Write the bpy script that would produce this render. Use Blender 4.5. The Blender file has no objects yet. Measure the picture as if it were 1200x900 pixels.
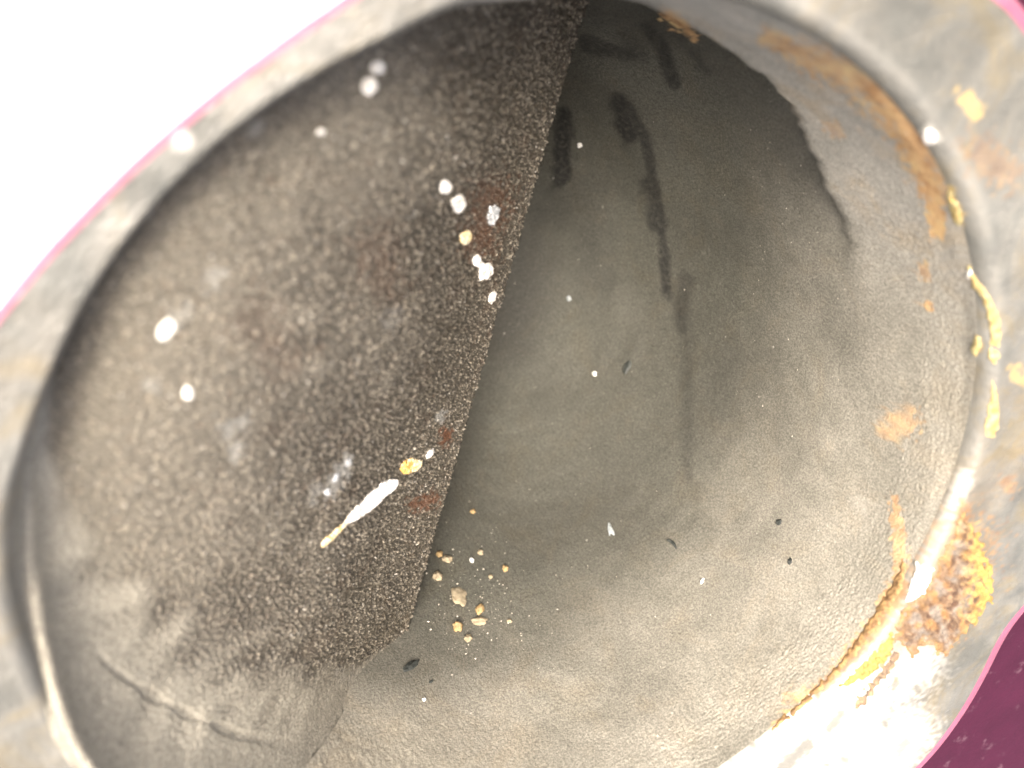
import bpy, math, random
import numpy as np
from mathutils import Vector, Matrix
from mathutils.bvhtree import BVHTree

# ------------------------------------------------------------------ camera
sc = bpy.context.scene
col = sc.collection
CAM = np.array([-0.0280566, 0.04940033, 0.06074067])
ROT = np.array([[0.94774881, 0.139699, -0.28680374],
                [0.0, 0.89902182, 0.43790382],
                [0.31901755, -0.41502283, 0.85204686]])      # columns: camera axes
FPX = 950.0                                                  # focal length for a 1200 wide picture
camd = bpy.data.cameras.new('camera')
cam = bpy.data.objects.new('camera', camd); col.objects.link(cam)
cam.matrix_world = Matrix.Translation(Vector(CAM)) @ Matrix(ROT.tolist()).to_4x4()
camd.sensor_width = 36.0
camd.lens = 36.0 * FPX / 1200.0
camd.clip_start = 0.002
camd.clip_end = 200.0
camd.dof.use_dof = True
camd.dof.focus_distance = 0.124
camd.dof.aperture_fstop = 17.0
sc.camera = cam

# ------------------------------------------------------------------ sky, sun, exposure
SUN = Vector((-0.36, 0.33, 0.87)).normalized()
world = bpy.data.worlds.new('World'); sc.world = world
world.use_nodes = True
wn = world.node_tree.nodes; wl = world.node_tree.links
sky = wn.new('ShaderNodeTexSky'); sky.sky_type = 'NISHITA'; sky.sun_disc = False
sky.sun_elevation = math.asin(SUN.z)
sky.sun_rotation = math.atan2(SUN.x, SUN.y)
sky.dust_density = 10.0; sky.air_density = 0.45; sky.ozone_density = 0.0
bgn = wn['Background']; bgn.inputs['Strength'].default_value = 0.15
wl.new(sky.outputs['Color'], bgn.inputs['Color'])
sund = bpy.data.lights.new('sun', 'SUN')
sund.energy = 0.9; sund.angle = math.radians(16); sund.color = (1.0, 0.93, 0.82)
suno = bpy.data.objects.new('sun', sund); col.objects.link(suno)
suno.rotation_euler = SUN.to_track_quat('Z', 'Y').to_euler()
suno.location = SUN * 2
sc.view_settings.view_transform = 'Standard'
sc.view_settings.look = 'None'
sc.view_settings.gamma = 1.0
sc.view_settings.use_curve_mapping = False
sc.view_settings.exposure = 1.75

# ------------------------------------------------------------------ helpers
rng = np.random.default_rng(7)
random.seed(7)
R = 0.05                                                     # bore radius

def ray(px, py):
    d = np.array([(px - 600) / FPX, -(py - 450) / FPX, -1.0])
    return ROT @ d
def on_plane(px, py, z0=0.0):
    d = ray(px, py); t = (z0 - CAM[2]) / d[2]
    return CAM + t * d
def to_px(P):
    q = (P - CAM) @ ROT
    return np.stack([600 - FPX * q[..., 0] / q[..., 2], 450 + FPX * q[..., 1] / q[..., 2]], -1)
def sstep(a, b, x):
    t = np.clip((x - a) / (b - a), 0, 1)
    return t * t * (3 - 2 * t)

class Noise:
    """periodic band-limited random field, sampled in metres"""
    def __init__(self, size, n, feat, seed, width=0.35):
        g = np.random.default_rng(seed).standard_normal((n, n))
        k = np.hypot(np.fft.fftfreq(n)[:, None], np.fft.fftfreq(n)[None, :]) * n
        k0 = size / feat
        filt = np.exp(-((k - k0) / (width * k0)) ** 2)
        a = np.fft.ifft2(np.fft.fft2(g) * filt).real
        self.a = a / a.std(); self.n = n; self.s = size
    def __call__(self, u, v):
        x = (np.asarray(u) / self.s * self.n) % self.n; y = (np.asarray(v) / self.s * self.n) % self.n
        i = np.floor(x).astype(int); j = np.floor(y).astype(int)
        fx = x - i; fy = y - j; i %= self.n; j %= self.n
        i2 = (i + 1) % self.n; j2 = (j + 1) % self.n; a = self.a
        return (a[i, j] * (1 - fx) * (1 - fy) + a[i2, j] * fx * (1 - fy) + a[i, j2] * (1 - fx) * fy + a[i2, j2] * fx * fy)

def seg_dist(P, pts):
    """distance in pixels from points P (n,2) to the polyline pts, and position 0..1 along it"""
    pts = np.asarray(pts, float); best = np.full(len(P), 1e9); pos = np.zeros(len(P))
    n = len(pts) - 1
    for i in range(n):
        a = pts[i]; b = pts[i + 1]; ab = b - a
        t = np.clip(((P - a) @ ab) / (ab @ ab), 0, 1)
        d = np.hypot(*(P - a - t[:, None] * ab).T)
        m = d < best; best[m] = d[m]; pos[m] = (i + t[m]) / n
    return best, pos
def poly_sd(P, poly):
    """signed pixel distance to a closed outline, positive inside"""
    poly = np.asarray(poly, float); d, _ = seg_dist(P, np.vstack([poly, poly[:1]]))
    ins = np.zeros(len(P), bool); n = len(poly)
    for i in range(n):
        a = poly[i]; b = poly[(i + 1) % n]
        c = ((a[1] > P[:, 1]) != (b[1] > P[:, 1]))
        xx = (b[0] - a[0]) * (P[:, 1] - a[1]) / (b[1] - a[1] + 1e-12) + a[0]
        ins ^= c & (P[:, 0] < xx)
    return np.where(ins, d, -d)

def mesh_obj(name, V, F, material, parent=None, smooth=True, attrs=None, colors=None):
    me = bpy.data.meshes.new(name)
    V = np.ascontiguousarray(V, dtype=np.float32); F = np.asarray(F, dtype=np.int32)
    k = F.shape[1]
    me.vertices.add(len(V)); me.vertices.foreach_set('co', V.ravel())
    me.loops.add(F.size); me.loops.foreach_set('vertex_index', F.ravel())
    me.polygons.add(len(F)); me.polygons.foreach_set('loop_start', np.arange(0, F.size, k, dtype=np.int32))
    me.update(calc_edges=True); me.validate()
    me.polygons.foreach_set('use_smooth', np.full(len(me.polygons), smooth))
    for kx, a in (attrs or {}).items():
        at = me.attributes.new(kx, 'FLOAT', 'POINT'); at.data.foreach_set('value', np.ascontiguousarray(a, dtype=np.float32).ravel())
    if colors is not None:
        at = me.attributes.new('tint', 'FLOAT_COLOR', 'POINT')
        at.data.foreach_set('color', np.c_[colors, np.ones(len(colors))].astype(np.float32).ravel())
    me.materials.append(material)
    o = bpy.data.objects.new(name, me); col.objects.link(o)
    if parent is not None: o.parent = parent
    return o
def grid_faces(nr, nc, wrap=False, flip=False):
    i = np.arange(nr - 1)[:, None]; j = np.arange(nc if wrap else nc - 1)[None, :]
    j2 = (j + 1) % nc
    f = np.stack([i * nc + j, i * nc + j2, (i + 1) * nc + j2, (i + 1) * nc + j], -1).reshape(-1, 4)
    return f[:, ::-1] if flip else f
def bvh_of(V, F):
    return BVHTree.FromPolygons([tuple(v) for v in V.tolist()], [tuple(f) for f in F.tolist()])
def tag(o, label, cat=None, group=None, kind=None):
    o['label'] = label
    if cat: o['category'] = cat
    if group: o['group'] = group
    if kind: o['kind'] = kind

# ------------------------------------------------------------------ materials
class NT:
    def __init__(self, name):
        self.m = bpy.data.materials.new(name); self.m.use_nodes = True
        self.t = self.m.node_tree; self.n = self.t.nodes; self.b = self.n['Principled BSDF']
        self.co = self.n.new('ShaderNodeTexCoord').outputs['Object']
    def link(self, a, b): self.t.links.new(a, b)
    def val(self, sock, v):
        if isinstance(v, (int, float, tuple, list)):
            sock.default_value = (*v, 1) if isinstance(v, (tuple, list)) and len(v) == 3 and sock.type == 'RGBA' else v
        else: self.link(v, sock)
    def noise(self, scale, detail=3, rough=0.55, dist=0.0, out='Fac', co=None):
        n = self.n.new('ShaderNodeTexNoise'); n.inputs['Scale'].default_value = scale
        n.inputs['Detail'].default_value = detail; n.inputs['Roughness'].default_value = rough; n.inputs['Distortion'].default_value = dist
        self.link(co or self.co, n.inputs['Vector']); return n.outputs[out]
    def voro(self, scale, feature='F1', out='Distance', rnd=1.0):
        n = self.n.new('ShaderNodeTexVoronoi'); n.feature = feature; n.inputs['Scale'].default_value = scale
        n.inputs['Randomness'].default_value = rnd
        self.link(self.co, n.inputs['Vector']); return n.outputs[out]
    def ramp(self, fac, stops, interp='LINEAR'):
        n = self.n.new('ShaderNodeValToRGB'); cr = n.color_ramp; cr.interpolation = interp
        while len(cr.elements) > len(stops): cr.elements.remove(cr.elements[-1])
        while len(cr.elements) < len(stops): cr.elements.new(0.5)
        for e, (p, c) in zip(cr.elements, stops):
            e.position = p; e.color = (*c, 1) if isinstance(c, tuple) else (c, c, c, 1)
        self.val(n.inputs['Fac'], fac); return n.outputs['Color']
    def mix(self, fac, a, b, mode='MIX'):
        n = self.n.new('ShaderNodeMix'); n.data_type = 'RGBA'; n.blend_type = mode
        self.val(n.inputs[0], fac); self.val(n.inputs[6], a); self.val(n.inputs[7], b); return n.outputs[2]
    def math(self, op, a, b=0.0, clamp=False):
        n = self.n.new('ShaderNodeMath'); n.operation = op; n.use_clamp = clamp
        self.val(n.inputs[0], a); self.val(n.inputs[1], b); return n.outputs[0]
    def attr(self, name, out='Fac'):
        n = self.n.new('ShaderNodeAttribute'); n.attribute_name = name; return n.outputs[out]
    def bump(self, h, dist, strength=1.0, normal=None):
        n = self.n.new('ShaderNodeBump'); n.inputs['Distance'].default_value = dist; n.inputs['Strength'].default_value = strength
        self.link(h, n.inputs['Height'])
        if normal is not None: self.link(normal, n.inputs['Normal'])
        return n.outputs['Normal']
    def set(self, **k):
        for kk, v in k.items(): self.val(self.b.inputs[kk.replace('_', ' ')], v)
        return self.m

def mat_vane():
    n = NT('sand_cast_iron')
    grain = n.noise(2600, 3, 0.7)
    med = n.noise(900, 3, 0.6)
    tips = n.attr('grain')                                   # highlights painted on the grain tips of the real relief
    c = n.ramp(med, [(0.30, (0.024, 0.0205, 0.0130)), (0.52, (0.046, 0.0395, 0.0265)), (0.72, (0.082, 0.072, 0.050))])
    c = n.mix(n.ramp(n.noise(160, 4, 0.65), [(0.54, 0.0), (0.75, 0.55)]), c, (0.075, 0.045, 0.026))
    c = n.mix(n.ramp(n.noise(70, 4, 0.6), [(0.35, 0.35), (0.65, 0.0)]), c, (0.038, 0.034, 0.026))
    c = n.mix(n.attr('lightened'), c, n.mix(grain, (0.070, 0.063, 0.046), (0.19, 0.175, 0.135)))  # crown of the vane painted paler, as the light falls on it
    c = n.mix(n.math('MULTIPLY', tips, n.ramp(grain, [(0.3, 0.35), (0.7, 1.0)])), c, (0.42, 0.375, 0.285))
    c = n.mix(n.ramp(n.noise(1300, 2, 0.5), [(0.58, 0.0), (0.72, 0.35)]), c, (0.085, 0.050, 0.026))
    c = n.mix(n.attr('glint'), c, (0.72, 0.69, 0.60))  # glints of facet grains painted as near-white colour
    c = n.mix(n.attr('rust'), c, (0.10, 0.038, 0.014))
    c = n.mix(n.attr('pale'), c, (0.30, 0.30, 0.27))
    c = n.mix(n.attr('wall'), c, n.mix(1.0, n.mix(n.noise(900, 3), (0.30, 0.28, 0.218), (0.40, 0.375, 0.298)), n.ramp(n.noise(3400, 2, 0.5), [(0.36, 0.7), (0.5, 1.0), (0.66, 1.35)]), 'MULTIPLY'))  # wall colour on the fillet, with lower-left brightness painted in
    nn = n.bump(n.noise(3600, 3, 0.75), 0.00030, 1.0)
    return n.set(Base_Color=c, Roughness=n.ramp(med, [(0.3, 0.55), (0.7, 0.30)]), Normal=nn, Specular_IOR_Level=0.6)

def mat_wall():
    n = NT('smooth_cast_iron')
    fine = n.noise(2300, 4, 0.75)
    mid = n.noise(240, 4, 0.6)
    big = n.noise(38, 4, 0.55, 0.6)
    c = n.mix(n.ramp(fine, [(0.36, 0.0), (0.64, 1.0)]), (0.050, 0.0505, 0.040), (0.100, 0.1000, 0.080))
    c = n.mix(n.ramp(big, [(0.36, 0.6), (0.62, 0.0)]), c, (0.056, 0.055, 0.044))
    c = n.mix(n.ramp(mid, [(0.58, 0.0), (0.8, 0.35)]), c, (0.105, 0.092, 0.068))
    grit_ = n.ramp(n.noise(3400, 2, 0.5), [(0.36, 0.75), (0.5, 1.0), (0.66, 1.3)])
    patina = n.ramp(n.noise(110, 5, 0.68, 0.8), [(0.34, (0.78, 0.80, 0.80)), (0.50, (1.0, 1.0, 1.0)), (0.66, (1.06, 0.93, 0.76))])
    c = n.mix(n.attr('neck'), c, n.mix(n.ramp(n.noise(120, 4, 0.6), [(0.35, 0.0), (0.65, 1.0)]), (0.25, 0.24, 0.194), (0.32, 0.306, 0.252)))
    c = n.mix(n.attr('brightened'), c, n.mix(n.noise(150, 4, 0.6), (0.36, 0.33, 0.255), (0.46, 0.425, 0.335)))  # lower-left wall painted paler to stand in for missing light
    c = n.mix(n.attr('bare_lit'), c, n.mix(n.noise(200, 4, 0.6), (0.34, 0.33, 0.28), (0.44, 0.42, 0.36)))  # bare neck metal at upper right, painted paler where sun misses
    c = n.mix(n.attr('dark'), c, (0.018, 0.018, 0.016))
    c = n.mix(1.0, n.mix(n.math('ADD', 0.28, n.math('MULTIPLY', n.attr('bare_lit'), 0.5)), c, patina, 'MULTIPLY'), grit_, 'MULTIPLY')
    rustc = n.ramp(n.noise(400, 4, 0.65), [(0.32, (0.36, 0.19, 0.08)), (0.52, (0.58, 0.375, 0.18)), (0.70, (0.70, 0.53, 0.24))])
    c = n.mix(n.attr('rust'), c, rustc)
    c = n.mix(n.attr('pale'), c, (0.58, 0.56, 0.49))
    # sparse pale dust specks
    sp = n.voro(620); spk = n.math('LESS_THAN', sp, 0.13)
    pick = n.ramp(n.noise(170, 2), [(0.66, 0.0), (0.72, 0.7)])
    c = n.mix(n.math('MULTIPLY', spk, pick), c, (0.55, 0.53, 0.46))
    nn = n.bump(n.noise(2600, 4, 0.75), 0.00020, 0.9)
    return n.set(Base_Color=c, Roughness=n.ramp(fine, [(0.3, 0.62), (0.7, 0.46)]), Normal=nn, Specular_IOR_Level=0.45)

def mat_flange():
    n = NT('worn_machined_face')
    a = n.noise(75, 5, 0.62, 0.5); b = n.noise(420, 4, 0.6)
    c = n.ramp(a, [(0.30, (0.092, 0.092, 0.079)), (0.48, (0.122, 0.121, 0.104)), (0.66, (0.17, 0.168, 0.146))])
    c = n.mix(n.ramp(b, [(0.60, 0.0), (0.78, 0.5)]), c, (0.10, 0.095, 0.075))
    c = n.mix(n.ramp(n.noise(30, 3, 0.6), [(0.55, 0.0), (0.72, 0.35)]), c, (0.17, 0.135, 0.085))
    pat = n.ramp(n.noise(95, 5, 0.7, 1.2), [(0.34, (0.74, 0.78, 0.80)), (0.50, (1.0, 1.0, 1.0)), (0.66, (1.12, 0.98, 0.72))])
    c = n.mix(0.9, c, pat, 'MULTIPLY')
    c = n.mix(n.attr('pale'), c, (0.48, 0.47, 0.42))
    c = n.mix(n.attr('dark'), c, (0.09, 0.09, 0.072))
    rustc = n.ramp(n.noise(400, 4, 0.65), [(0.32, (0.14, 0.060, 0.02)), (0.55, (0.26, 0.15, 0.06)), (0.72, (0.36, 0.25, 0.09))])
    c = n.mix(n.attr('rust'), c, rustc)
    c = n.mix(n.attr('yellow'), c, n.mix(b, (0.40, 0.26, 0.07), (0.46, 0.36, 0.15)))
    nn = n.bump(n.noise(520, 4, 0.6), 0.00025, 0.7)
    return n.set(Base_Color=c, Roughness=n.ramp(a, [(0.3, 0.5), (0.7, 0.34)]), Normal=nn)

def mat_purple(name, base, wear):
    n = NT(name)
    a = n.noise(60, 4, 0.6, 0.4)
    st = n.noise(260, 5, 0.65)
    c = n.mix(n.ramp(a, [(0.35, 0.0), (0.7, 1.0)]), base, tuple(x * 1.35 for x in base))
    c = n.mix(n.ramp(st, [(0.60, 0.0), (0.74, wear)]), c, (0.26, 0.17, 0.20))
    nn = n.bump(n.noise(350, 4, 0.6), 0.0005, 0.6)
    return n.set(Base_Color=c, Roughness=0.6, Normal=nn, Specular_IOR_Level=0.2)

def mat_tint(name, rough=0.6, scale=1800, depth=0.00012, var=0.25):
    """colour comes from the mesh's own tint, broken up by fine noise"""
    n = NT(name)
    t = n.attr('tint', 'Color')
    c = n.mix(n.ramp(n.noise(scale * 0.6, 3, 0.6), [(0.35, var), (0.6, 0.0)]), t, (0.12, 0.10, 0.08), 'MULTIPLY')
    nn = n.bump(n.noise(scale, 3, 0.6), depth, 0.8)
    return n.set(Base_Color=c, Roughness=rough, Normal=nn)

def mat_plain(name, c1, c2, scale, rough=0.6, depth=0.0002):
    n = NT(name)
    c = n.mix(n.ramp(n.noise(scale, 4, 0.6), [(0.35, 0.0), (0.65, 1.0)]), c1, c2)
    return n.set(Base_Color=c, Roughness=rough, Normal=n.bump(n.noise(scale * 2.2, 3, 0.6), depth, 0.8))

M_VANE = mat_vane(); M_WALL = mat_wall(); M_FLANGE = mat_flange()
M_RIM = mat_purple('purple_paint_glare', (0.23, 0.075, 0.115), 0.6)  # the casing's purple paint, washed pink to stand in for glare
M_BODY = mat_purple('purple_paint_on_casing', (0.034, 0.0052, 0.0155), 0.45)
M_DROP = mat_tint('dried_drop', 0.55, 1500, 0.00006, 0.10)
M_RUST = mat_tint('flaking_rust', 0.75, 1300, 0.00020, 0.45)
M_FLOOR = mat_plain('pale_floor', (0.74, 0.73, 0.70), (0.82, 0.81, 0.78), 14, 0.7, 0.0003)
M_TAN = mat_plain('tan_crumb', (0.26, 0.215, 0.135), (0.38, 0.325, 0.22), 900, 0.85)
M_ORANGE = mat_plain('orange_crumb', (0.28, 0.185, 0.075), (0.42, 0.315, 0.16), 900, 0.85)
M_WHITE = mat_plain('white_crumb', (0.62, 0.62, 0.57), (0.80, 0.79, 0.74), 900, 0.6)
M_BLACK = mat_plain('black_flake', (0.018, 0.022, 0.020), (0.06, 0.066, 0.058), 700, 0.5)
M_BLUEGREY = mat_plain('pale_chip', (0.25, 0.28, 0.28), (0.40, 0.43, 0.43), 900, 0.4)

# ------------------------------------------------------------------ noise fields
n_grain = Noise(0.12, 1024, 0.00040, 1, 0.7)
n_grain2 = Noise(0.12, 1024, 0.0009, 2, 1.0)
n_glint = Noise(0.12, 1024, 0.00042, 21, 0.9)
n_lump = Noise(0.12, 256, 0.006, 3, 0.6)
n_wave = Noise(0.12, 128, 0.025, 4, 0.6)
n_peel = Noise(0.12, 1024, 0.00045, 5, 1.8)
n_mark = Noise(0.12, 1024, 0.0016, 6, 0.9)

# ------------------------------------------------------------------ the setting
S = 6.0
fl_n = 41
gx = np.linspace(-S, S, fl_n); FX, FY = np.meshgrid(gx, gx)
floor = mesh_obj('floor', np.stack([FX, FY, np.full_like(FX, -0.170)], -1).reshape(-1, 3), grid_faces(fl_n, fl_n), M_FLOOR)
tag(floor, 'pale overexposed floor beneath the purple casing', kind='structure')

# ------------------------------------------------------------------ the casing
casing = bpy.data.objects.new('pump_casing', None); col.objects.link(casing)
casing.location = (0, 0, 0)
tag(casing, 'open cast iron pump casing with purple paint, rusty flange and divided round port', 'pump casing')

def ul_win(th):
    a = np.mod(th, 2 * math.pi)
    return sstep(math.radians(74), math.radians(92), a) * (1 - sstep(math.radians(176), math.radians(200), a))
NTH = 1400
TH = np.linspace(-math.pi, math.pi, NTH, endpoint=False)
cT = np.cos(TH); sT = np.sin(TH)

# outer outline of the flange, radius by angle
op = [on_plane(*p)[:2] for p in [(-40, 410), (0, 360), (100, 245), (200, 150), (300, 70), (400, 0), (1200, 745), (1150, 840), (1105, 900), (1085, -45), (1160, -32), (1200, -12)]]
oth = [math.atan2(p[1], p[0]) for p in op]; orr = [math.hypot(*p) for p in op]
extra = [(-100, 0.074), (-80, 0.084), (-140, 0.060), (-165, 0.0575), (0, 0.074), (-12, 0.082), (110, 0.0531), (100, 0.0535), (90, 0.0545), (72, 0.0575), (20, 0.066)]
for a, r in extra: oth.append(math.radians(a)); orr.append(r)
o_ = np.argsort(oth); oth = np.array(oth)[o_]; orr = np.array(orr)[o_]
ext_t = np.r_[oth - 2 * math.pi, oth, oth + 2 * math.pi]; ext_r = np.tile(orr, 3)
RO = np.interp(TH, ext_t, ext_r)
ker = np.hanning(41); ker /= ker.sum()
RO = np.convolve(np.r_[RO[-60:], RO, RO[:60]], ker, 'same')[60:-60]
BV = 0.0006 + 0.0052 * np.clip((RO - 0.058) / 0.02, 0, 1)       # rounding of the outer edge
ULW = ul_win(TH)

CREASE = [(100, 745), (118, 772), (150, 798), (190, 822), (235, 845), (285, 862), (330, 870), (380, 872)]
def crease(pix, nz, nz2):
    d, t = seg_dist(pix, CREASE)
    a = sstep(0.0, 0.25, t) * (1 - sstep(0.70, 1.0, t))
    d = d + 1.2 * nz
    return a * (-0.00020 * np.exp(-(d / 5) ** 2) + 0.00004 * np.cos(d * 0.8) * np.exp(-(d / 20) ** 2) + 0.00005 * np.exp(-((d - 13) / 8) ** 2) * (1 + 0.4 * nz2))

# --- inner wall: neck then a closed bowl, wider than the neck at the upper right
UR = sstep(math.radians(14), math.radians(62), TH) * (1 - sstep(math.radians(72), math.radians(94), TH))
ZN = 0.010 + 0.012 * UR                                       # depth where the neck ends
D = 0.104
n_neck = 84; n_bowl = 290
zs = []; rs = []
RI = R - 0.0009 * sstep(math.radians(96), math.radians(112), TH) * (1 - sstep(math.radians(150), math.radians(172), TH))
def wall_point_rows():
    rows = []
    t = np.linspace(0, 1, n_neck, endpoint=False)[:, None]
    z = -(0.0020 + (ZN[None, :] - 0.0020) * t)
    r = R + (RI - R)[None, :] * (1 - sstep(0.002, 0.006, -z))
    rows.append((r, z))
    ph = np.linspace(0, 1, n_bowl)[:, None]
    ph = (ph ** 0.9) * (math.pi / 2)
    e = 2 / 2.4
    r = R * np.cos(ph) ** e * np.ones((1, NTH)); r[-1] = 1e-6
    z = -(ZN[None, :] + (D - ZN[None, :]) * np.sin(ph) ** e)
    rows.append((r, z))
    return np.vstack([a[0] for a in rows]), np.vstack([a[1] for a in rows])
WR, WZ = wall_point_rows()
yy = WR * sT[None, :]; xx = WR * cT[None, :]
deep = sstep(0.012, 0.05, -WZ)
WZ = WZ - deep * (0.30 * yy + 0.05 * xx)                      # floor of the bowl falls away towards the top
# undercut behind the neck at the upper right, with an uneven lip
lip = 0.0215 + 0.0010 * n_wave(TH * R, 0.03 + 0 * TH) + 0.0004 * n_lump(TH * R * 1.5, 0.05 + 0 * TH)
uc = UR[None, :] * sstep(0, 1, (-WZ - lip[None, :]) / 0.0028) * (1 - sstep(0.045, 0.070, -WZ))
UL = ul_win(TH)
WR = np.maximum(WR + 0.0045 * uc - 0.085 * UL[None, :] * np.maximum(-WZ - 0.002, 0) * sstep(0.0, 0.02, WR), 1e-6)   # thinner casing on the side behind the vane
WX = WR * cT[None, :]; WY = WR * sT[None, :]
P0 = np.stack([WX, WY, WZ], -1)
# surface normals (pointing into the bore) for relief
du = np.roll(P0, -1, 1) - np.roll(P0, 1, 1); dv = np.gradient(P0, axis=0)
Nn = np.cross(du, dv); Nn /= (np.linalg.norm(Nn, axis=-1, keepdims=True) + 1e-12)
inw = np.stack([-WX, -WY, -(WZ + 0.03)], -1)
Nn *= np.sign((Nn * inw).sum(-1, keepdims=True) + 1e-9)
arc = np.cumsum(np.r_[np.zeros((1, NTH)), np.linalg.norm(np.diff(P0, axis=0), axis=-1)], 0)
U = TH[None, :] * np.maximum(WR, 0.012); Vv = arc
fade = sstep(0, 0.002, arc) * (1 - 0.0 * arc)
ctr = sstep(0.004, 0.014, WR)
px = to_px(P0).reshape(-1, 2)
PX = px[:, 0].reshape(WR.shape); PY = px[:, 1].reshape(WR.shape)
peel = sstep(700, 900, PX) * sstep(560, 760, PY) * (1 - sstep(0.014, 0.034, -WZ))
ripple = sstep(820, 880, PY) * (1 - sstep(480, 620, PX))
h = 0.000012 * n_grain(U, Vv) + 0.000020 * n_grain2(U, Vv) + 0.000022 * n_lump(U, Vv) + 0.00010 * n_wave(U, Vv)
h = h + 0.000020 * peel * n_peel(U, Vv) + 0.00006 * ripple * n_peel(U * 0.5, Vv * 1.4)
h = h * fade * ctr + crease(px, n_lump(U, Vv).ravel(), n_mark(U, Vv).ravel()).reshape(h.shape)
P1 = P0 + Nn * h[..., None]
# marks on the wall
wv = P1.reshape(-1, 3); nm = n_mark(U, Vv).ravel(); nl = n_lump(U, Vv).ravel()
wth = np.broadcast_to(TH[None, :], WR.shape).ravel(); wz = WZ.ravel()
vis = (wth > math.radians(-125)) & (wth < math.radians(100))
def stroke(pts, w0, w1, soft=0.5, rough=0.25, P=px, nz=None):
    d, s = seg_dist(P, pts); w = w0 + (w1 - w0) * s
    nz = nm if nz is None else nz
    return 1 - sstep(1 - soft, 1 + soft, d / w + rough * nz)
dark = np.zeros(len(wv))
for pts, w0, w1, k, sf in [([(726, 120), (730, 138), (738, 160)], 11, 10, 1.0, 0.45), ([(738, 124), (756, 160), (766, 205), (774, 260), (782, 340)], 6, 6, 0.85, 0.5),
                       ([(762, 215), (768, 262)], 11, 10, 0.8, 0.4), ([(783, 335), (784, 350)], 5, 4, 0.6, 0.6),
                       ([(801, 330), (799, 385)], 10, 8, 0.6, 0.6), ([(806, 400), (806, 560)], 9, 6, 0.35, 0.9), ([(661, 135), (660, 170), (656, 212)], 10, 11, 0.95, 0.35),
                       ([(688, 52), (715, 60), (740, 66)], 12, 9, 0.8, 0.6), ([(762, 32), (778, 62), (790, 100)], 13, 8, 0.85, 0.45),
                       ([(735, 45), (752, 66)], 14, 8, 0.5, 0.6), ([(812, 60), (830, 85)], 6, 4, 0.4, 0.7),
                       ([(705, 15), (760, 22), (800, 40)], 22, 12, 0.35, 0.9), ([(640, 250), (690, 230), (700, 330)], 26, 20, 0.35, 0.9), ([(620, 300), (600, 400)], 30, 30, 0.4, 0.9), ([(850, 420), (845, 520)], 22, 18, 0.15, 0.9)]:
    dark = np.maximum(dark, k * stroke(pts, w0, w1, sf, 0.22, nz=0.5 * nm + 0.7 * nl) * np.clip(0.9 + 0.2 * nm, 0, 1.1))
dark *= vis
rust = np.zeros(len(wv))
for pts, w0, w1, k, rg in [([(900, 42), (950, 70), (1000, 88), (1035, 105)], 9, 26, 0.85, 0.4), ([(1035, 100), (1060, 140), (1080, 190), (1095, 235), (1099, 272)], 27, 8, 1.0, 0.3),
                           ([(950, 0), (1000, 35), (1045, 75), (1062, 110)], 7, 10, 0.55, 0.4), ([(975, 152), (985, 158)], 10, 6, 0.45, 0.3),
                           ([(1082, 315), (1083, 322)], 7, 7, 0.6, 0.3), ([(1087, 358), (1088, 362)], 5, 4, 0.9, 0.3), ([(1048, 500), (1065, 492)], 16, 12, 0.55, 0.4),
                           ([(1048, 585), (1055, 640), (1057, 690)], 5, 9, 0.7, 0.4), ([(1057, 675), (1020, 740), (970, 800), (910, 852)], 9, 7, 0.9, 0.35),
                           ([(930, 822), (945, 812)], 10, 8, 0.5, 0.5), ([(785, 18), (800, 28), (815, 45)], 9, 4, 0.8, 0.4)]:
    rust = np.maximum(rust, k * stroke(pts, w0, w1, 0.45, rg))
rust *= vis
pale = np.zeros(len(wv))
for pts, w0, w1, k in [([(730, 345), (737, 362)], 12, 16, 0.03), ([(1010, 590), (1012, 600)], 8, 6, 0.25)]:
    pale = np.maximum(pale, k * stroke(pts, w0, w1, 0.6, 0.3))
pale *= vis
URb = np.broadcast_to(UR[None, :], WR.shape)
nk_ur = 1 - sstep(0.85, 1.1, -WZ / lip[None, :])
nk_lo = 1 - sstep(0.004, 0.052, -WZ + 0.0006 * n_lump(U, Vv) + 0.0016 * n_wave(U, Vv))  # pale neck metal; its slow fade also paints in light falling off
neck = (nk_ur * URb + nk_lo * (1 - URb)).ravel()
wf = grid_faces(WR.shape[0], NTH, True, True)
wall = mesh_obj('inner_wall', wv, wf, M_WALL, casing, True, dict(dark=dark, rust=rust, pale=pale, neck=neck, brightened=((1 - sstep(0.010, 0.034, -WZ)) * (1 - sstep(math.radians(-125), math.radians(-80), TH))[None, :]).ravel(), bare_lit=(nk_ur * sstep(math.radians(5), math.radians(40), TH)[None, :] * (1 - sstep(math.radians(120), math.radians(140), TH))[None, :]).ravel()))
wall['label'] = 'smooth grey bowl shaped inner wall of the port with dark smears'
bvh_wall = bvh_of(wv, wf)

# --- flange: rounded bore edge, face, down to the painted rim
prof = []
for a in np.linspace(0, math.pi / 2, 9): prof.append(('in', 0.0013 * (1 - math.cos(a)), -0.0020 + 0.0020 * math.sin(a)))
nf = 70
FRr = []; FZ = []
for _, dr, z in prof: FRr.append(RI + dr * (1 - 0.6 * (R - RI) / 0.0009)); FZ.append(z + 0 * TH)
for t in np.linspace(0, 1, nf)[1:]:
    r_in = RI + 0.0013 * (1 - 0.6 * (R - RI) / 0.0009); FRr.append(r_in + (RO - BV - r_in) * t); FZ.append(0 * TH)
FRr = np.array(FRr); FZ = np.array(FZ)
FX_ = FRr * cT; FY_ = FRr * sT
fmask = np.r_[[0], np.ones(len(FRr) - 2), [0]][:, None]
FZ = FZ + fmask * (0.00006 * n_lump(FX_, FY_) + 0.00003 * n_grain2(FX_, FY_))
fv = np.stack([FX_, FY_, FZ], -1).reshape(-1, 3)
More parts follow.
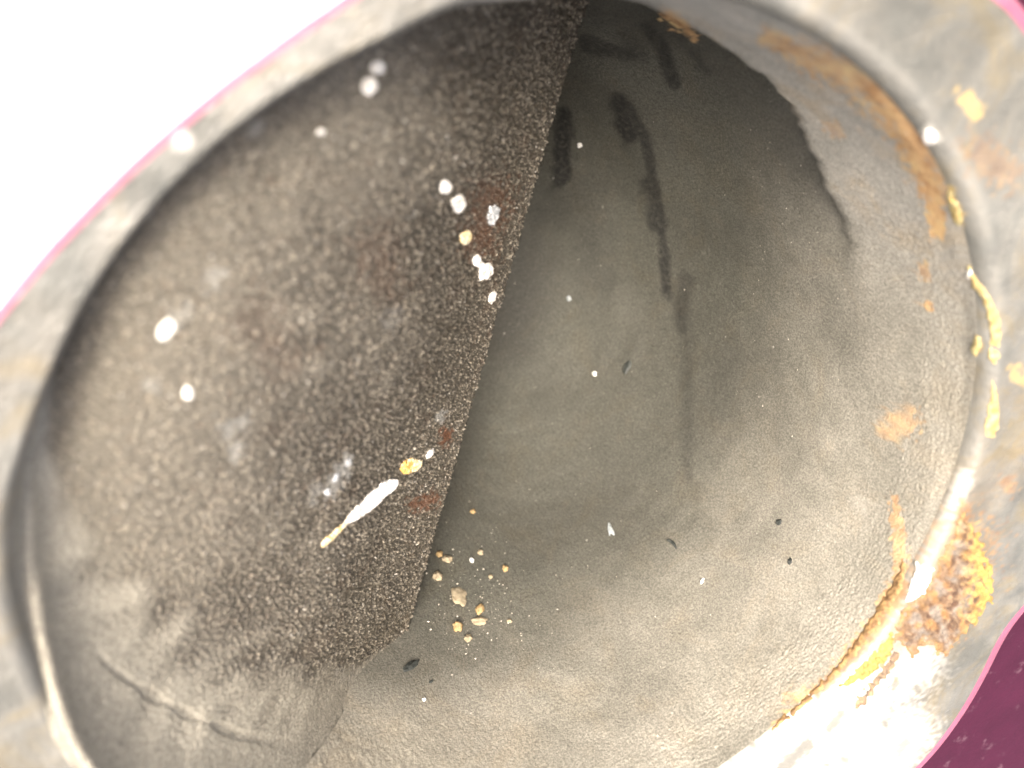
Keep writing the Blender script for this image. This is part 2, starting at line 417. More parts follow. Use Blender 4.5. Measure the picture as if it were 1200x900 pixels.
fpx = to_px(fv); fnm = n_mark(FX_, FY_).ravel(); fnl = n_lump(FX_, FY_).ravel()
def fst(pts, w0, w1, soft=0.5, rough=0.3): return stroke(pts, w0, w1, soft, rough, fpx, fnm)
fr = np.zeros(len(fv)); fy = fr.copy(); fp = fr.copy(); fd = fr.copy()
for pts, w0, w1, k in [([(1060, 690), (1020, 750), (960, 812)], 10, 6, 0.8), ([(1120, 640), (1090, 720), (1040, 770)], 40, 20, 0.55), ([(1125, 590), (1130, 625)], 6, 12, 0.8), ([(1150, 180), (1175, 200)], 20, 20, 0.35),
                       ([(1180, 565), (1184, 570)], 8, 8, 0.5)]:
    fr = np.maximum(fr, k * fst(pts, w0, w1, 0.5, 0.4))
for pts, w0, w1, k in [([(1132, 115), (1145, 135)], 9, 8, 0.6), ([(1190, 435), (1195, 445)], 8, 8, 0.5), ([(1112, 225), (1122, 258)], 6, 8, 0.9), ([(1145, 400), (1148, 410)], 5, 5, 0.6)]:
    fy = np.maximum(fy, k * fst(pts, w0, w1, 0.5, 0.3))
for pts, w0, w1, k in [([(1060, 770), (980, 830), (880, 910)], 34, 60, 1.0), ([(1010, 900), (1060, 860)], 60, 30, 0.75), ([(1130, 560), (1075, 685)], 9, 14, 0.7), ([(200, 150), (215, 165)], 12, 8, 0.9), ([(1089, 158), (1090, 161)], 9, 9, 1.0)]:  # the spot on the upper-left rim is a painted highlight
    fp = np.maximum(fp, k * fst(pts, w0, w1, 0.9, 0.22))
for pts, w0, w1, k in [([(985, 838), (972, 855)], 6, 5, 0.7), ([(948, 872), (930, 888), (915, 902)], 8, 9, 0.75), ([(1050, 800), (1048, 804)], 5, 5, 0.7), ([(1074, 806), (1076, 808)], 4, 4, 0.7),
                       ([(1037, 848), (1038, 850)], 4, 3, 0.7), ([(1150, 755), (1155, 770)], 7, 9, 0.4), ([(1110, 800), (1130, 760)], 10, 12, 0.35), ([(1055, 880), (1062, 870)], 7, 5, 0.5), ([(990, 890), (992, 892)], 4, 4, 0.6)]:
    fd = np.maximum(fd, k * fst(pts, w0, w1, 0.4, 0.3))
fp = np.maximum(fp.reshape(FRr.shape), (0.10 * (1 - sstep(4, 14, np.arange(FRr.shape[0]))))[:, None]).ravel()
ff = grid_faces(FRr.shape[0], NTH, True, False)
flange = mesh_obj('flange', fv, ff, M_FLANGE, casing, True, dict(rust=fr, yellow=fy, pale=fp, dark=fd))
flange['label'] = 'weathered whitish grey flange face with rust around the bore edge'
bvh_fl = bvh_of(fv, ff)

# --- painted rim: rounded outer edge and side of the flange
RRr = []; RZ = []
for a in np.linspace(0, math.pi / 2, 10): RRr.append(RO - BV + BV * math.sin(a)); RZ.append(-BV + BV * math.cos(a))
for t in np.linspace(0, 1, 12)[1:]:
    RRr.append(RO - ULW * (0.0011 * sstep(0, 0.2, t) + 0.085 * 0.016 * t)); RZ.append(-BV + (-0.016 + BV) * t)
RRr = np.array(RRr); RZ = np.array(RZ)
rv = np.stack([RRr * cT, RRr * sT, RZ], -1).reshape(-1, 3)
rim = mesh_obj('flange_rim', rv, grid_faces(RRr.shape[0], NTH, True, False), M_RIM, casing)
rim['label'] = 'purple painted outer edge of the flange, glare put into its pink colour'

# --- casing body: close round the bowl on one side, a wide drum on the other, standing on the floor
BW = np.clip(1 - sstep(math.radians(34), math.radians(60), TH) + (1 - sstep(math.radians(-165), math.radians(-110), TH)) * 0, 0, 1) * sstep(math.radians(-165), math.radians(-105), TH)
bp = [(0.0, -0.0100), (0.75, -0.0108), (0.88, -0.013), (0.96, -0.018), (1.0, -0.027), (1.0, -0.125), (0.97, -0.142), (0.90, -0.150), (0.90, -0.1695)]
LOBE = 0.092 + 0.13 * np.exp(-((TH + math.radians(35)) / 0.9) ** 2)
bR = []; bZ = []
for (k0, z0), (k1, z1) in zip(bp[:-1], bp[1:]):
    for t in np.linspace(0, 1, 9, endpoint=False):
        k = k0 + (k1 - k0) * t; z = z0 + (z1 - z0) * t
        tight = np.minimum(RO - 0.0012, 0.0565 - 0.0048 * ULW) - 0.085 * ULW * np.maximum(-z - 0.002, 0)
        wide = np.maximum(0.0565, LOBE * k) if k0 == 0 and z0 > -0.0101 else LOBE * k
        bR.append(tight * (1 - BW) + np.maximum(wide, 0.0565) * BW); bZ.append(z + 0 * TH)
bR = np.array(bR); bZ = np.array(bZ)
bv = np.stack([bR * cT, bR * sT, bZ], -1).reshape(-1, 3)
body = mesh_obj('casing_body', bv, grid_faces(len(bR), NTH, True, False), M_BODY, casing)
body['label'] = 'dark purple painted casing body below the flange'

# --- splitter vane: convex sand-cast web from the left wall to a straight free edge
def on_wall(p):
    d = Vector(ray(*p)).normalized(); h_ = bvh_wall.ray_cast(Vector(CAM), d)
    return np.array(h_[0])
eb = on_wall((478, 737)); et = on_plane(688, 0, -0.047)
edir = et - eb; elen = np.linalg.norm(edir); edir /= elen
e2 = edir[:2] / np.linalg.norm(edir[:2]); left = np.array([-e2[1], e2[0]])
dz = edir[2] / np.linalg.norm(edir[:2])
foot = eb[:2] - e2 * (eb[:2] @ e2); d0 = foot @ left             # edge line's offset from the axis
z_at0 = eb[2] - dz * (eb[:2] @ e2)
print('edge', eb, et, 'd0', d0, 'dz', dz)
ND, NV = 380, 640
RV = R + 0.0040
dmax = RV - d0 - 1e-4
# d measured left of the edge
dd = (np.linspace(0, 1, ND) ** 1.0 * dmax)[:, None]
L = np.sqrt(np.maximum(RV ** 2 - (d0 + dd) ** 2, 1e-9))
vv = np.linspace(-1, 1, NV)[None, :] * L
VX = foot[0] * 0 + (d0 + dd) * left[0] + vv * e2[0]; VY = (d0 + dd) * left[1] + vv * e2[1]
ze = z_at0 + dz * vv
hd = 0.035 * np.sin(np.minimum(dd / 0.047, 1) * math.pi / 2) ** 1.12
ztop = -0.0115 + 0.0065 * sstep(-0.022, 0.012, vv)
VZ = ze + hd * (ztop - ze) / 0.035
vth = np.arctan2(VY, VX)
def wall_r(th, z):
    ze_ = -z - sstep(0.012, 0.05, -z) * R * (0.30 * np.sin(th) + 0.05 * np.cos(th))
    t = np.clip((ze_ - 0.010) / (D - 0.010), 0, 0.98)
    ul = ul_win(th)
    return R * (1 - t ** 2.4) ** (1 / 2.4) - 0.085 * ul * np.maximum(-z - 0.002, 0)
RW = wall_r(vth, VZ)
UC = sstep(math.radians(25), math.radians(55), vth) * (1 - sstep(math.radians(72), math.radians(90), vth)) * sstep(0.022, 0.028, -VZ)
clampk = np.minimum(1, (RW + 0.0010 + 0.0034 * UC) / np.hypot(VX, VY))
VX = VX * clampk; VY = VY * clampk
dw = RW - np.hypot(VX, VY)
F = 0.0008 + 0.0125 * sstep(0.002, 0.027, dd + 0 * vv) * (1 - 0.7 * sstep(-0.030, 0.0, vv)) * (1 - sstep(math.radians(20), math.radians(90), vth) * (1 - sstep(math.radians(150), math.radians(178), vth)))
q = np.clip(F - dw, 0, F * 0.999)
VZ0 = VZ.copy()
VZ = VZ + 0.95 * (F - np.sqrt(F * F - q * q))
wallish = sstep(0.10, 0.80, q / F + 0.08 * n_lump(vv + 0 * dd, dd + 0 * vv)) * sstep(0.001, 0.011, dd) * (vv < 0.01)
vdv = vv + 0 * dd; ddv = dd + 0 * vv
g = n_grain(vdv, ddv); g2 = n_grain2(vdv, ddv)
rough_ = 1 - 0.72 * wallish
hv = rough_ * (0.000110 * g + 0.000075 * g2) + 0.00006 * n_lump(vdv, ddv) + 0.0003 * n_wave(vdv, ddv) * sstep(0, 0.01, ddv)
# wrinkled fold where the fillet runs out on the wall
vp0 = to_px(np.stack([VX, VY, VZ], -1)).reshape(-1, 2)
hv = hv + crease(vp0, n_lump(vdv, ddv).ravel(), n_mark(vdv, ddv).ravel()).reshape(hv.shape)
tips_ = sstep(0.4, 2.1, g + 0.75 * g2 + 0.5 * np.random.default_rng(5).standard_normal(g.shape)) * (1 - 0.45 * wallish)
glint_ = sstep(1.75, 2.35, n_glint(vdv, ddv)) * (1 - wallish)
VP = np.stack([VX, VY, VZ], -1)
a1 = np.gradient(VP, axis=0); a2 = np.gradient(VP, axis=1)
VN = np.cross(a1, a2); VN /= (np.linalg.norm(VN, axis=-1, keepdims=True) + 1e-12); VN *= np.sign(VN[..., 2:3] + 1e-9)
VP = VP + VN * hv[..., None]
VP[0, :, :2] += -left[None, :] * (0.00008 * np.abs(n_grain2(vdv[0], 0.1 + 0 * vdv[0]))[:, None])
top = VP.reshape(-1, 3)
vpx = to_px(top); vnm = n_mark(vdv, ddv).ravel()
def vst(pts, w0, w1, soft=0.6, rough=0.3): return stroke(pts, w0, w1, soft, rough, vpx, vnm)
vr = np.zeros(len(top)); vp_ = vr.copy()
for pts, w0, w1, k in [([(578, 232), (568, 265), (560, 285)], 20, 16, 0.5), ([(523, 508), (521, 518)], 6, 5, 0.9), ([(490, 592), (505, 585)], 8, 8, 0.75), ([(440, 290), (450, 330)], 25, 20, 0.2), ([(300, 380), (330, 420)], 30, 20, 0.15)]:
    vr = np.maximum(vr, k * vst(pts, w0, w1, 0.8, 0.5))
for pts, w0, w1, k in [([(408, 540), (402, 550)], 6, 8, 0.65), ([(396, 560), (385, 578)], 8, 7, 0.6), ([(372, 572), (366, 586)], 7, 6, 0.4), ([(518, 486), (515, 492)], 5, 4, 0.6),
                       ([(268, 505), (285, 492)], 10, 8, 0.5), ([(278, 525), (274, 535)], 8, 6, 0.5), ([(205, 375), (218, 362)], 10, 8, 0.35), ([(250, 330), (258, 320)], 9, 7, 0.45), ([(178, 447), (182, 455)], 8, 7, 0.4), ([(300, 150), (300, 155)], 6, 6, 0.5), ([(460, 370), (455, 380)], 9, 6, 0.25), ([(398, 792), (425, 796)], 6, 8, 0.2)]:
    vp_ = np.maximum(vp_, k * vst(pts, w0, w1, 0.7, 0.5))
lightened = (0.85 * sstep(0.016, 0.046, ddv + 0.004 * n_wave(vdv, ddv) + 0.002 * n_lump(vdv, ddv))).ravel()
wl_ = (wallish * 0.9 * (0.5 + 0.5 * sstep(0.008, 0.026, ddv))).ravel()
# underside: thin at the edge, thicker towards the left wall
nu = 30
du_ = (np.linspace(0, 1, nu) * dmax)[:, None]
Lu = np.sqrt(np.maximum(RV ** 2 - (d0 + du_) ** 2, 1e-9)); vu = np.linspace(-1, 1, NV)[None, :] * Lu
UX = (d0 + du_) * left[0] + vu * e2[0]; UY = (d0 + du_) * left[1] + vu * e2[1]
UZ = z_at0 + dz * vu - 0.0012 + 0.55 * (0.035 * np.sin(np.minimum(du_ / 0.047, 1) * math.pi / 2) ** 1.12) - 0.02 * np.clip(du_, 0, 0.1)
under = np.stack([UX, UY, UZ], -1)
ur_ = np.hypot(under[..., 0], under[..., 1]); uk_ = np.minimum(1, (wall_r(np.arctan2(under[..., 1], under[..., 0]), under[..., 2]) + 0.0004) / ur_)
under[..., :2] *= uk_[..., None]
under[0, :, :2] = VP[0, :, :2] + left * 0.0006
allv = np.vstack([top, under.reshape(-1, 3)])
f1 = grid_faces(ND, NV, False, False); off = len(top)
f2 = grid_faces(nu, NV, False, True) + off
j = np.arange(NV - 1)
f3 = np.stack([j, off + j, off + j + 1, j + 1], -1)
# orientation check
t_ = f1[len(f1) // 2]; nrm = np.cross(top[t_[1]] - top[t_[0]], top[t_[2]] - top[t_[0]])
if nrm[2] < 0: f1 = f1[:, ::-1]; f2 = f2[:, ::-1]; f3 = f3[:, ::-1]
zu = np.zeros(len(allv) - len(top))
vane = mesh_obj('splitter_vane', allv, np.vstack([f1, f2, f3]), M_VANE, casing, True,
                dict(rust=np.r_[vr, zu], pale=np.r_[vp_, zu], grain=np.r_[tips_.ravel(), zu], glint=np.r_[glint_.ravel(), zu], wall=np.r_[wl_, zu], lightened=np.r_[lightened, zu]))
vane['label'] = 'rough sand cast splitter vane with white drops and a straight free edge'
bvh_vane = bvh_of(top, f1)

# ------------------------------------------------------------------ crusts and drops that follow a surface
def cast(hosts, x, y):
    d = Vector(ray(x, y)).normalized(); best = None
    for b in hosts:
        h_ = b.ray_cast(Vector(CAM), d)
        if h_[0] is not None and (best is None or h_[3] < best[3]): best = h_
    return best
def crust(name, outline, hosts, step, height, colour, material, parent, edge=3.0, seed=0, relief=0.3, feat=0.0012, wob=0.8, label=None):
    """raised patch on a surface; its border dips below that surface"""
    po = np.asarray(outline, float)
    x0, y0 = po.min(0) - 3; x1, y1 = po.max(0) + 3
    gx = np.arange(x0, x1 + step, step); gy = np.arange(y0, y1 + step, step)
    GX, GY = np.meshgrid(gx, gy); P = np.c_[GX.ravel(), GY.ravel()]
    r_ = np.random.default_rng(seed)
    so = r_.uniform(0, 0.1, 2)
    nz = n_mark(P[:, 0] * 1e-4 * 1.2 + so[0], P[:, 1] * 1e-4 * 1.2 + so[1])
    nz2 = 0.6 * n_peel(P[:, 0] * 1.1e-4 + so[1], P[:, 1] * 1.1e-4 + so[0]) + 0.55 * n_grain2(P[:, 0] * 1.1e-4 + so[1], P[:, 1] * 1.1e-4 + so[0])
    sd = poly_sd(P, po) + wob * nz
    keep = sd > -1.6 * max(1.0, step)
    idx = -np.ones(len(P), int); V = []; S_ = []; ids = []
    for i in np.nonzero(keep)[0]:
        h_ = cast(hosts, P[i, 0], P[i, 1])
        if h_ is None: continue
        n_ = h_[1]
        if n_.dot(Vector(CAM) - h_[0]) < 0: n_ = -n_
        t = sd[i] / edge
        hh = height * (math.sqrt(1 - (1 - min(t, 1)) ** 2) if t > 0 else 1.2 * t)
        if t > 0: hh *= 1 + relief * nz2[i] * min(t, 1)
        idx[i] = len(V); V.append(np.array(h_[0] + n_ * hh)); S_.append(sd[i]); ids.append(i)
    nx = len(gx); Fc = []
    I = idx.reshape(len(gy), nx)
    for a in range(len(gy) - 1):
        for b in range(nx - 1):
            q_ = (I[a, b], I[a + 1, b], I[a + 1, b + 1], I[a, b + 1])
            if min(q_) >= 0: Fc.append(q_)
    V = np.array(V); ids = np.array(ids)
    C_ = colour(P[ids], np.array(S_), nz[ids], nz2[ids])
    if material is M_RUST: C_ = np.array(C_) * RUST_K
    o = mesh_obj(name, V, np.array(Fc), material, parent, True, None, C_)
    if label: o['label'] = label
    return o
RUST_K = 0.50
def lerp3(a, b, t): t = np.clip(t, 0, 1)[:, None]; return np.array(a) * (1 - t) + np.array(b) * t
def blob(cx, cy, rx, ry, ang=0, seed=0, n=18, irr=0.10):
    r_ = np.random.default_rng(seed); a = np.linspace(0, 2 * math.pi, n, endpoint=False)
    k = 1 + irr * np.convolve(np.r_[r_.standard_normal(n)] , [0.25, 0.5, 0.25], 'same')
    x = rx * k * np.cos(a); y = ry * k * np.sin(a); c, s = math.cos(ang), math.sin(ang)
    return np.c_[cx + x * c - y * s, cy + x * s + y * c]
W1 = (0.80, 0.79, 0.73); W2 = (0.66, 0.63, 0.53)
white = lambda P, s, a, b: lerp3(W1, W2, 0.25 + 0.3 * a)
yellow = lambda P, s, a, b: lerp3((0.80, 0.62, 0.30), (0.78, 0.70, 0.48), 0.5 + 0.4 * a)
silver = lambda P, s, a, b: lerp3((0.60, 0.62, 0.61), (0.30, 0.32, 0.32), 0.4 + 0.5 * b)
ochre = lambda P, s, a, b: lerp3((0.80, 0.72, 0.48), (0.58, 0.34, 0.08), 0.55 + 0.55 * b - 0.06 * (P[:, 0] - 484))
drops = [(blob(442.5, 79, 8.2, 7.6, 0.2, 1), white, None), (blob(433, 100.5, 9.6, 10.2, 0, 2), white, None), (blob(376, 155, 4.2, 4.4, 0, 3), white, None),
         (blob(522, 219.5, 6.6, 8.0, 0.35, 4), white, None), (blob(538, 239, 8.4, 10.2, 0.25, 5), white, None),
         ([(574, 240), (577, 243), (580, 239), (585, 245), (584, 255), (579, 264), (573, 263), (571, 255), (573, 248)], silver, 'grey flaked spot ringed by rust'),
         (blob(546, 278, 6.2, 8.2, 0.25, 6), yellow, 'small yellowish drop'),
         ([(559, 298), (564, 301), (565, 307), (569, 309), (574, 308), (578.5, 314), (578, 321), (572, 327), (563, 328.5), (561, 322), (562, 314), (556, 311), (553, 306), (555, 301)], white, 'two white drops run together'),
         ([(580, 341), (582, 344), (580.5, 351), (576, 356), (572.5, 353), (573, 347), (576, 343)], white, None),
         (blob(195, 388, 8.5, 15, 0.45, 8, irr=0.15), white, None), (blob(220, 461, 6.5, 7.5, 0, 9), white, None),
         ([(508, 525), (509, 530), (505, 536), (500, 538), (498.5, 535), (503, 528)], white, None),
         ([(470, 544), (475, 539), (483, 537), (489, 540), (495.5, 539), (494, 546), (489, 552), (482, 554), (473, 556), (469, 551)], ochre, 'flat yellow and brown drop'),
         ([(466, 561.5), (467.5, 566), (464, 573), (452, 582), (444, 590), (434, 599), (420, 608), (408, 614), (404, 618), (396, 626), (391, 632), (383, 639), (378, 641), (375.5, 638), (380, 632), (388, 626), (396, 618), (404, 611), (411, 601), (421, 591), (427, 587), (431, 580), (441, 573), (450, 565), (458, 562)],
          lambda P, s, a, b: lerp3((0.80, 0.79, 0.73), (0.74, 0.56, 0.24), np.clip((412 - P[:, 0]) / 14, 0, 1) * (0.75 + 0.3 * b)), 'long white drip with a thin yellow tail'),
         (blob(407, 543, 2.6, 4.5, 0.5, 21, irr=0.2), silver, None), (blob(394, 561, 3.2, 5.0, 0.7, 22, irr=0.2), silver, None), (blob(384, 577, 3.2, 4.0, 0.6, 23, irr=0.2), silver, None)]
for i, (ol, c, lb) in enumerate(drops):
    crust('dried_drop', ol, [bvh_vane], 0.8, 0.00022 if c is not silver else 0.00012, c, M_DROP, vane, 3.0, 40 + i, 0.12, wob=0.35, label=lb)

# rust on flange face and bore edge
HB = [bvh_fl, bvh_wall]
def rustcol(P, s, a, b):
    L = n_lump(P[:, 0] * 2.2e-4, P[:, 1] * 2.2e-4 + 0.03)
    c = lerp3((0.16, 0.085, 0.045), (0.48, 0.32, 0.18), 0.45 + 0.25 * b + 0.22 * a)
    g_ = np.clip(0.25 + 0.45 * L + 0.2 * a, 0, 0.8)[:, None]; c = c * (1 - g_) + np.array((0.40, 0.355, 0.29)) * g_
    o_ = np.clip(-0.1 + 0.5 * n_lump(P[:, 0] * 2.5e-4 + 0.05, P[:, 1] * 2.5e-4), 0, 0.7)[:, None]; c = c * (1 - o_) + np.array((0.55, 0.30, 0.10)) * o_
    e = np.clip(1 - s / 8, 0, 1)[:, None] * 0.75
    c = c * (1 - e) + np.array((0.58, 0.36, 0.14)) * e
    yb = np.clip(sstep(1118, 1154, P[:, 0] + 2 * a) * sstep(-0.9, 0.6, a + 0.03 * (P[:, 0] - 1125)), 0, 1)[:, None]
    return c * (1 - yb) + np.array((0.76, 0.51, 0.13)) * yb * (1 + 0.10 * b[:, None])
crust('rust_crust', [(1126, 600), (1134, 612), (1146, 625), (1153, 640), (1156, 655), (1163, 672), (1162, 690), (1160, 706), (1150, 722), (1139, 735), (1126, 745), (1115, 760), (1103, 770), (1096, 758), (1084, 750), (1076, 764), (1066, 768), (1057, 755), (1048, 748), (1052, 730), (1062, 712), (1078, 700), (1086, 690), (1094, 672), (1106, 648), (1118, 628)],
      HB, 1.1, 0.00024, rustcol, M_RUST, flange, 9.0, 3, 0.3, wob=2.2, label='brown rust crust with bright yellow border on the flange')
rc2 = lambda P, s, a, b: lerp3((0.34, 0.19, 0.08), (0.78, 0.50, 0.20), 0.5 + 0.25 * b + 0.3 * a)
crust('rust_crust', [(1057, 655), (1061, 665), (1056, 690), (1040, 716), (1022, 742), (1002, 768), (982, 790), (955, 815), (925, 842), (905, 855), (910, 847), (935, 826), (962, 800), (985, 776), (1005, 748), (1025, 718), (1042, 690), (1053, 668)],
      HB, 1.0, 0.00020, rc2, M_RUST, flange, 5.0, 5, 0.25, wob=1.1, label='thin orange ridge of rust along the bore edge')
rc3 = lambda P, s, a, b: lerp3((0.62, 0.36, 0.10), (0.90, 0.66, 0.16), 0.55 + 0.4 * b)
crust('rust_crust', [(1045, 742), (1036, 752), (1022, 768), (1008, 780), (988, 800), (984, 804), (996, 800), (1012, 795), (1026, 786), (1038, 772), (1047, 758)], HB, 1.0, 0.0003, rc3, M_RUST, flange, 4.0, 6, 0.4, wob=1.2)
crust('rust_crust', [(1050, 752), (1044, 764), (1032, 785), (1018, 802), (1004, 824), (1000, 830), (1004, 831), (1014, 823), (1026, 806), (1038, 790), (1052, 772)], HB, 1.0, 0.0002, lambda P, s, a, b: lerp3((0.20, 0.15, 0.11), (0.60, 0.42, 0.24), 0.45 + 0.3 * b + 0.3 * a), M_RUST, flange, 6.0, 7, 0.4, wob=2.4)
yb_ = lambda P, s, a, b: lerp3((0.85, 0.60, 0.20), (0.90, 0.78, 0.38), 0.5 + 0.4 * a)
for k, ol in enumerate([[(1133, 308), (1139, 318), (1146, 328), (1158, 345), (1166, 358), (1172, 378), (1173, 396), (1169, 408), (1161, 404), (1160, 385), (1156, 362), (1148, 345), (1140, 336), (1136, 322)],
                        [(1160, 408), (1169, 410), (1171, 420), (1165, 427), (1158, 420)],
                        [(1163, 446), (1168, 460), (1171, 482), (1170, 500), (1165, 513), (1157, 512), (1154, 498), (1157, 484), (1161, 466)],
                        [(1143, 392), (1148, 396), (1149, 408), (1144, 418), (1139, 412), (1141, 402)],
                        [(1110, 222), (1117, 228), (1124, 244), (1128, 258), (1124, 264), (1117, 258), (1112, 242)]]):
    crust('yellow_streak', ol, HB, 1.2, 0.00022, yb_, M_RUST, flange, 4.0, 60 + k, 0.3, wob=0.8)
crust('white_fleck', blob(1090, 160, 8, 8, 0, 31), HB, 1.2, 0.0003, white, M_DROP, flange, 4.0, 71, 0.2, wob=0.5)
crust('white_fleck', blob(1136, 321, 4, 6, 0, 32), HB, 1.0, 0.0002, white, M_DROP, flange, 3.0, 72, 0.2, wob=0.5)
crust('white_fleck', [(1075, 660), (1092, 668), (1086, 688), (1074, 700), (1062, 704), (1066, 684)], HB, 1.0, 0.0004, white, M_DROP, flange, 4.0, 73, 0.3, wob=1.5)

# ------------------------------------------------------------------ loose bits lying in the bowl
def lump(name, px_, py_, rx, ry, material, ang=0.0, flat=0.5, seed=0, sub=12, irr=0.22, edge_up=0.0, bend=0.0):
    """lumpy bit lying on the wall at a pixel; rx, ry in pixels"""
    h_ = cast([bvh_wall, bvh_vane], px_, py_); p = h_[0]; n_ = h_[1]
    if n_.dot(Vector(CAM) - p) < 0: n_ = -n_
    dist = (p - Vector(CAM)).dot(Vector(-ROT[:, 2])); s = dist / FPX
    ax = Vector(ROT[:, 0]); ax = (ax - n_ * ax.dot(n_)).normalized(); ay = n_.cross(ax)
    vw = (Vector(CAM) - p).normalized(); fs = max(0.35, n_.dot(vw))
    # undo foreshortening along the direction that is tilted away
    tv = vw - n_ * vw.dot(n_)
    tdir = tv.normalized() if tv.length > 1e-4 else ax
    sdir = n_.cross(tdir)
    r_ = np.random.default_rng(seed); so = r_.uniform(0, 0.1, 2)
    V = []; nr = sub; nc = sub * 2
    cr_ = Vector(ROT[:, 0]); cu = Vector(ROT[:, 1])
    for i in range(nr + 1):
        th = math.pi * i / nr
        for jj in range(nc):
            ph = 2 * math.pi * jj / nc
            k = 1 + irr * float(n_lump(so[0] + 0.006 * math.sin(th) * math.cos(ph) + 0.004 * math.cos(th), so[1] + 0.006 * math.sin(th) * math.sin(ph)))
            k = max(0.5, k)
            ux = rx * k * math.sin(th) * math.cos(ph); uy = ry * k * math.sin(th) * math.sin(ph)
            uy += bend * (ux / rx) ** 2 * ry
            ca, sa = math.cos(ang), math.sin(ang)
            qx = (ux * ca - uy * sa); qy = -(ux * sa + uy * ca)
            w = cr_ * qx + cu * qy                       # offset as seen in the picture
            a_ = w.dot(tdir) ; b_ = w.dot(sdir)
            # in-plane vector whose view projection is w
            wt = (tdir - vw * tdir.dot(vw)).length
            off_ = tdir * (w.dot((tdir - vw * tdir.dot(vw)).normalized()) / max(wt, 0.35)) + sdir * b_
            z_ = min(rx, ry) * flat * k * math.cos(th)
            V.append(np.array(p + off_ * s + n_ * (z_ + min(rx, ry) * flat * 0.55) * s))
    Fc = grid_faces(nr + 1, nc, True, False)
    V = np.array(V); c0 = np.array(p)
    # drop it on the wall and give it its own origin
    o = mesh_obj(name, V - c0, Fc, material, None, True)
    o.location = Vector(c0)
    return o
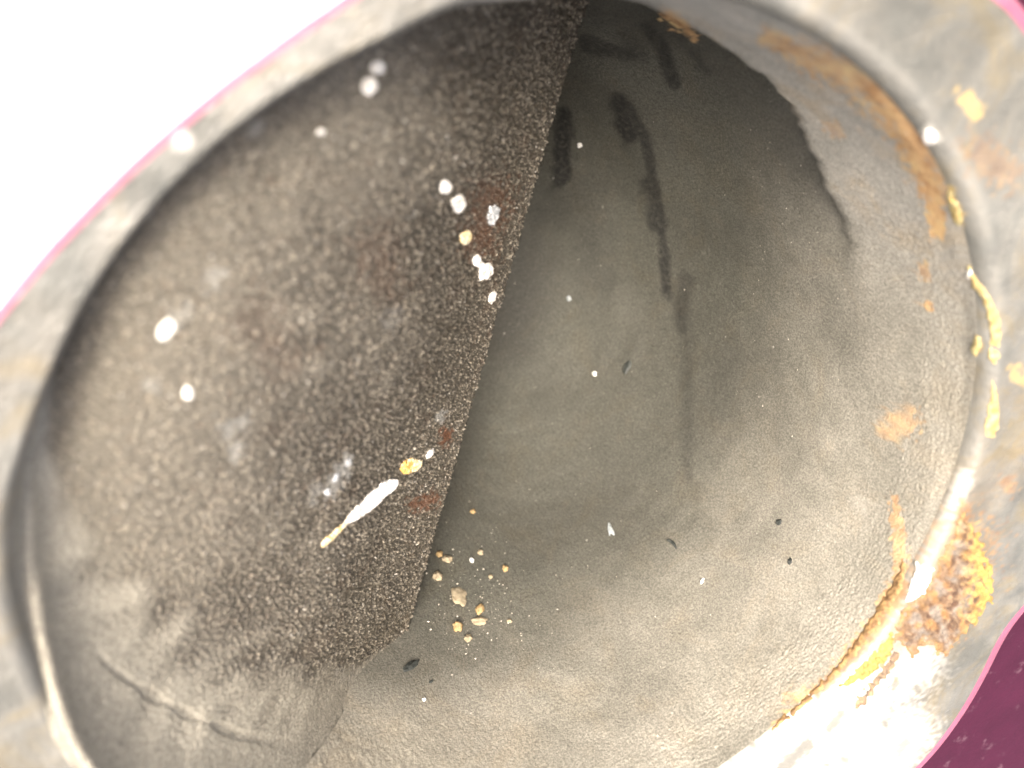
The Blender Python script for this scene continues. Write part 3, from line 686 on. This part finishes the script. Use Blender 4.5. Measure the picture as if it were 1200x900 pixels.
bits = [
 ('tan_flake', 538, 699, 9, 12, M_TAN, -0.5, 0.30, 101, 'largest tan flake lying in the bowl beside the vane edge', 'flake'),
 ('rust_crumb', 524, 656, 6, 4, M_TAN, 0.1, 0.7, 102, 'tan crumb nearest the vane edge, above the largest tan flake', 'crumb'),
 ('rust_crumb', 515, 650, 4, 3.5, M_ORANGE, 0.1, 0.7, 103, 'small brownish crumb touching the tan crumb nearest the vane edge', 'crumb'),
 ('rust_crumb', 513, 676, 6, 5, M_TAN, 0.3, 0.6, 104, 'pale crumb between the vane edge and the largest tan flake', 'crumb'),
 ('rust_crumb', 536, 735, 5.5, 6, M_ORANGE, 0, 0.7, 105, 'round orange yellow crumb just below the largest tan flake', 'crumb'),
 ('rust_crumb', 562, 715, 4.5, 6, M_ORANGE, 0.4, 0.7, 106, 'upright orange crumb to the right of the largest tan flake', 'crumb'),
 ('rust_crumb', 562, 728, 9, 4.5, M_TAN, -0.1, 0.5, 107, 'wide tan crumb under the upright orange crumb', 'crumb'),
 ('rust_crumb', 548, 749, 4, 4, M_TAN, 0, 0.7, 108, 'lowest small tan crumb below the round orange yellow crumb', 'crumb'),
 ('rust_crumb', 592, 667, 3.4, 3.6, M_ORANGE, 0, 0.8, 109, 'small round yellow crumb alone to the right of the crumb cluster', 'crumb'),
 ('rust_crumb', 554, 600, 3.2, 2.6, M_ORANGE, 0, 0.7, 110, 'topmost orange crumb, beside the vane edge level with the drip', 'crumb'),
 ('rust_crumb', 563, 648, 3.2, 3, M_TAN, 0, 0.8, 111, 'small dull tan crumb just above the white bead', 'crumb'),
 ('white_bead', 553, 657, 2.8, 2.8, M_WHITE, 0, 0.9, 112, 'tiny round white bead among the tan crumbs', 'bead'),
 ('rust_crumb', 575, 676, 2.6, 2.2, M_TAN, 0, 0.8, 113, 'tiny crumb below left of the small round yellow crumb', 'crumb'),
 ('rust_crumb', 597, 728, 3.2, 2.2, M_TAN, 0, 0.8, 114, 'flat pale crumb to the right of the wide tan crumb', 'crumb'),
 ('dark_flake', 481, 781, 11, 4.2, M_BLACK, -0.55, 0.5, 115, 'black leaf shaped flake below the vane corner', 'flake'),
 ('dark_chip', 505, 799, 3.2, 1.6, M_BLACK, -0.6, 0.6, 116, 'tiny black chip below right of the black leaf shaped flake', 'chip'),
 ('dark_chip', 735, 430, 9, 4, M_BLACK, -1.1, 0.3, 117, 'upright black chip in the middle of the bowl', 'chip'),
 ('white_bead', 697, 438, 2.4, 2.8, M_WHITE, 0, 0.8, 118, 'tiny pale bead left of the upright black chip', 'bead'),
 ('pale_chip', 715, 619, 3.0, 7, M_BLUEGREY, -0.25, 0.5, 119, 'pale blue grey curved chip low in the bowl', 'chip'),
 ('dark_chip', 788, 636, 8, 2.0, M_BLACK, 0.75, 0.5, 120, 'thin dark curved chip right of the pale blue grey chip', 'chip'),
 ('dark_chip', 913, 612, 4, 3, M_BLACK, -0.6, 0.5, 121, 'small dark chip on the right wall, upper of two', 'chip'),
 ('dark_chip', 926, 658, 2.5, 4, M_BLACK, 0.2, 0.5, 122, 'small dark chip on the right wall, lower of two', 'chip'),
 ('white_bead', 680, 170, 2.4, 3.0, M_WHITE, 0, 0.8, 123, 'tiny white bead high in the dark part of the bowl', 'bead'),
 ('white_bead', 667, 350, 2.6, 3.0, M_BLUEGREY, 0, 0.8, 124, 'tiny blue grey bead beside the middle of the vane edge', 'bead'),
 ('white_bead', 497, 820, 2.4, 2.0, M_WHITE, 0, 0.8, 125, 'tiny white bead on the wall below the black leaf shaped flake', 'bead'),
 ('white_bead', 823, 681, 1.8, 4.0, M_WHITE, 0.4, 0.7, 126, 'short white sliver low on the right side of the bowl', 'sliver'),
]
for nme, x, y, rx, ry, m, a, fl, sd_, lb, ct in bits:
    o = lump(nme, x, y, rx, ry, m, a, fl, sd_, 12, (0.10 if nme in ('tan_flake', 'dark_chip', 'dark_flake', 'pale_chip') else 0.15), bend=(0.9 if nme == 'pale_chip' or lb.startswith('thin') else 0.0))
    grp = {'rust_crumb': 'rust crumbs in the bowl', 'dark_chip': 'dark chips in the bowl', 'white_bead': 'tiny pale beads in the bowl'}.get(nme)
    tag(o, lb, ct, grp)

# fine grit too small to count
gv = []; gf = []; base = 0
r_ = np.random.default_rng(99)
oct_v = np.array([(1, 0, 0), (-1, 0, 0), (0, 1, 0), (0, -1, 0), (0, 0, 1), (0, 0, -1)], float)
oct_f = np.array([(0, 2, 4), (2, 1, 4), (1, 3, 4), (3, 0, 4), (2, 0, 5), (1, 2, 5), (3, 1, 5), (0, 3, 5)])
spots = []
for _ in range(170): spots.append((r_.normal(560, 35), r_.normal(700, 45), 0.6))
for _ in range(180): spots.append((r_.uniform(520, 1000), r_.uniform(120, 880), 0.45))
for _ in range(90):  # pale grains added along the lip to stand in for sparkle
    t = r_.uniform(0, 1); spots.append((880 + 90 * t + r_.normal(0, 22), 110 + 260 * t + r_.normal(0, 26), 0.32))
for x, y, s0 in spots:
    h_ = cast([bvh_wall, bvh_vane], x, y)
    if h_ is None: continue
    hv_ = bvh_vane.ray_cast(Vector(CAM), Vector(ray(x, y)).normalized())
    if hv_[0] is not None: continue
    s = 1.15e-4 * s0 * r_.lognormal(0.2, 0.45)
    gv.append(oct_v * s * r_.uniform(0.6, 1.3, 3) + np.array(h_[0])); gf.append(oct_f + base); base += 6
grit = mesh_obj('grit', np.vstack(gv), np.vstack(gf), mat_plain('grit', (0.40, 0.36, 0.28), (0.68, 0.64, 0.55), 200, 0.7), None, False)
tag(grit, 'fine pale grit scattered over the bowl, with added sparkle grains at the lip', None, None, 'stuff')
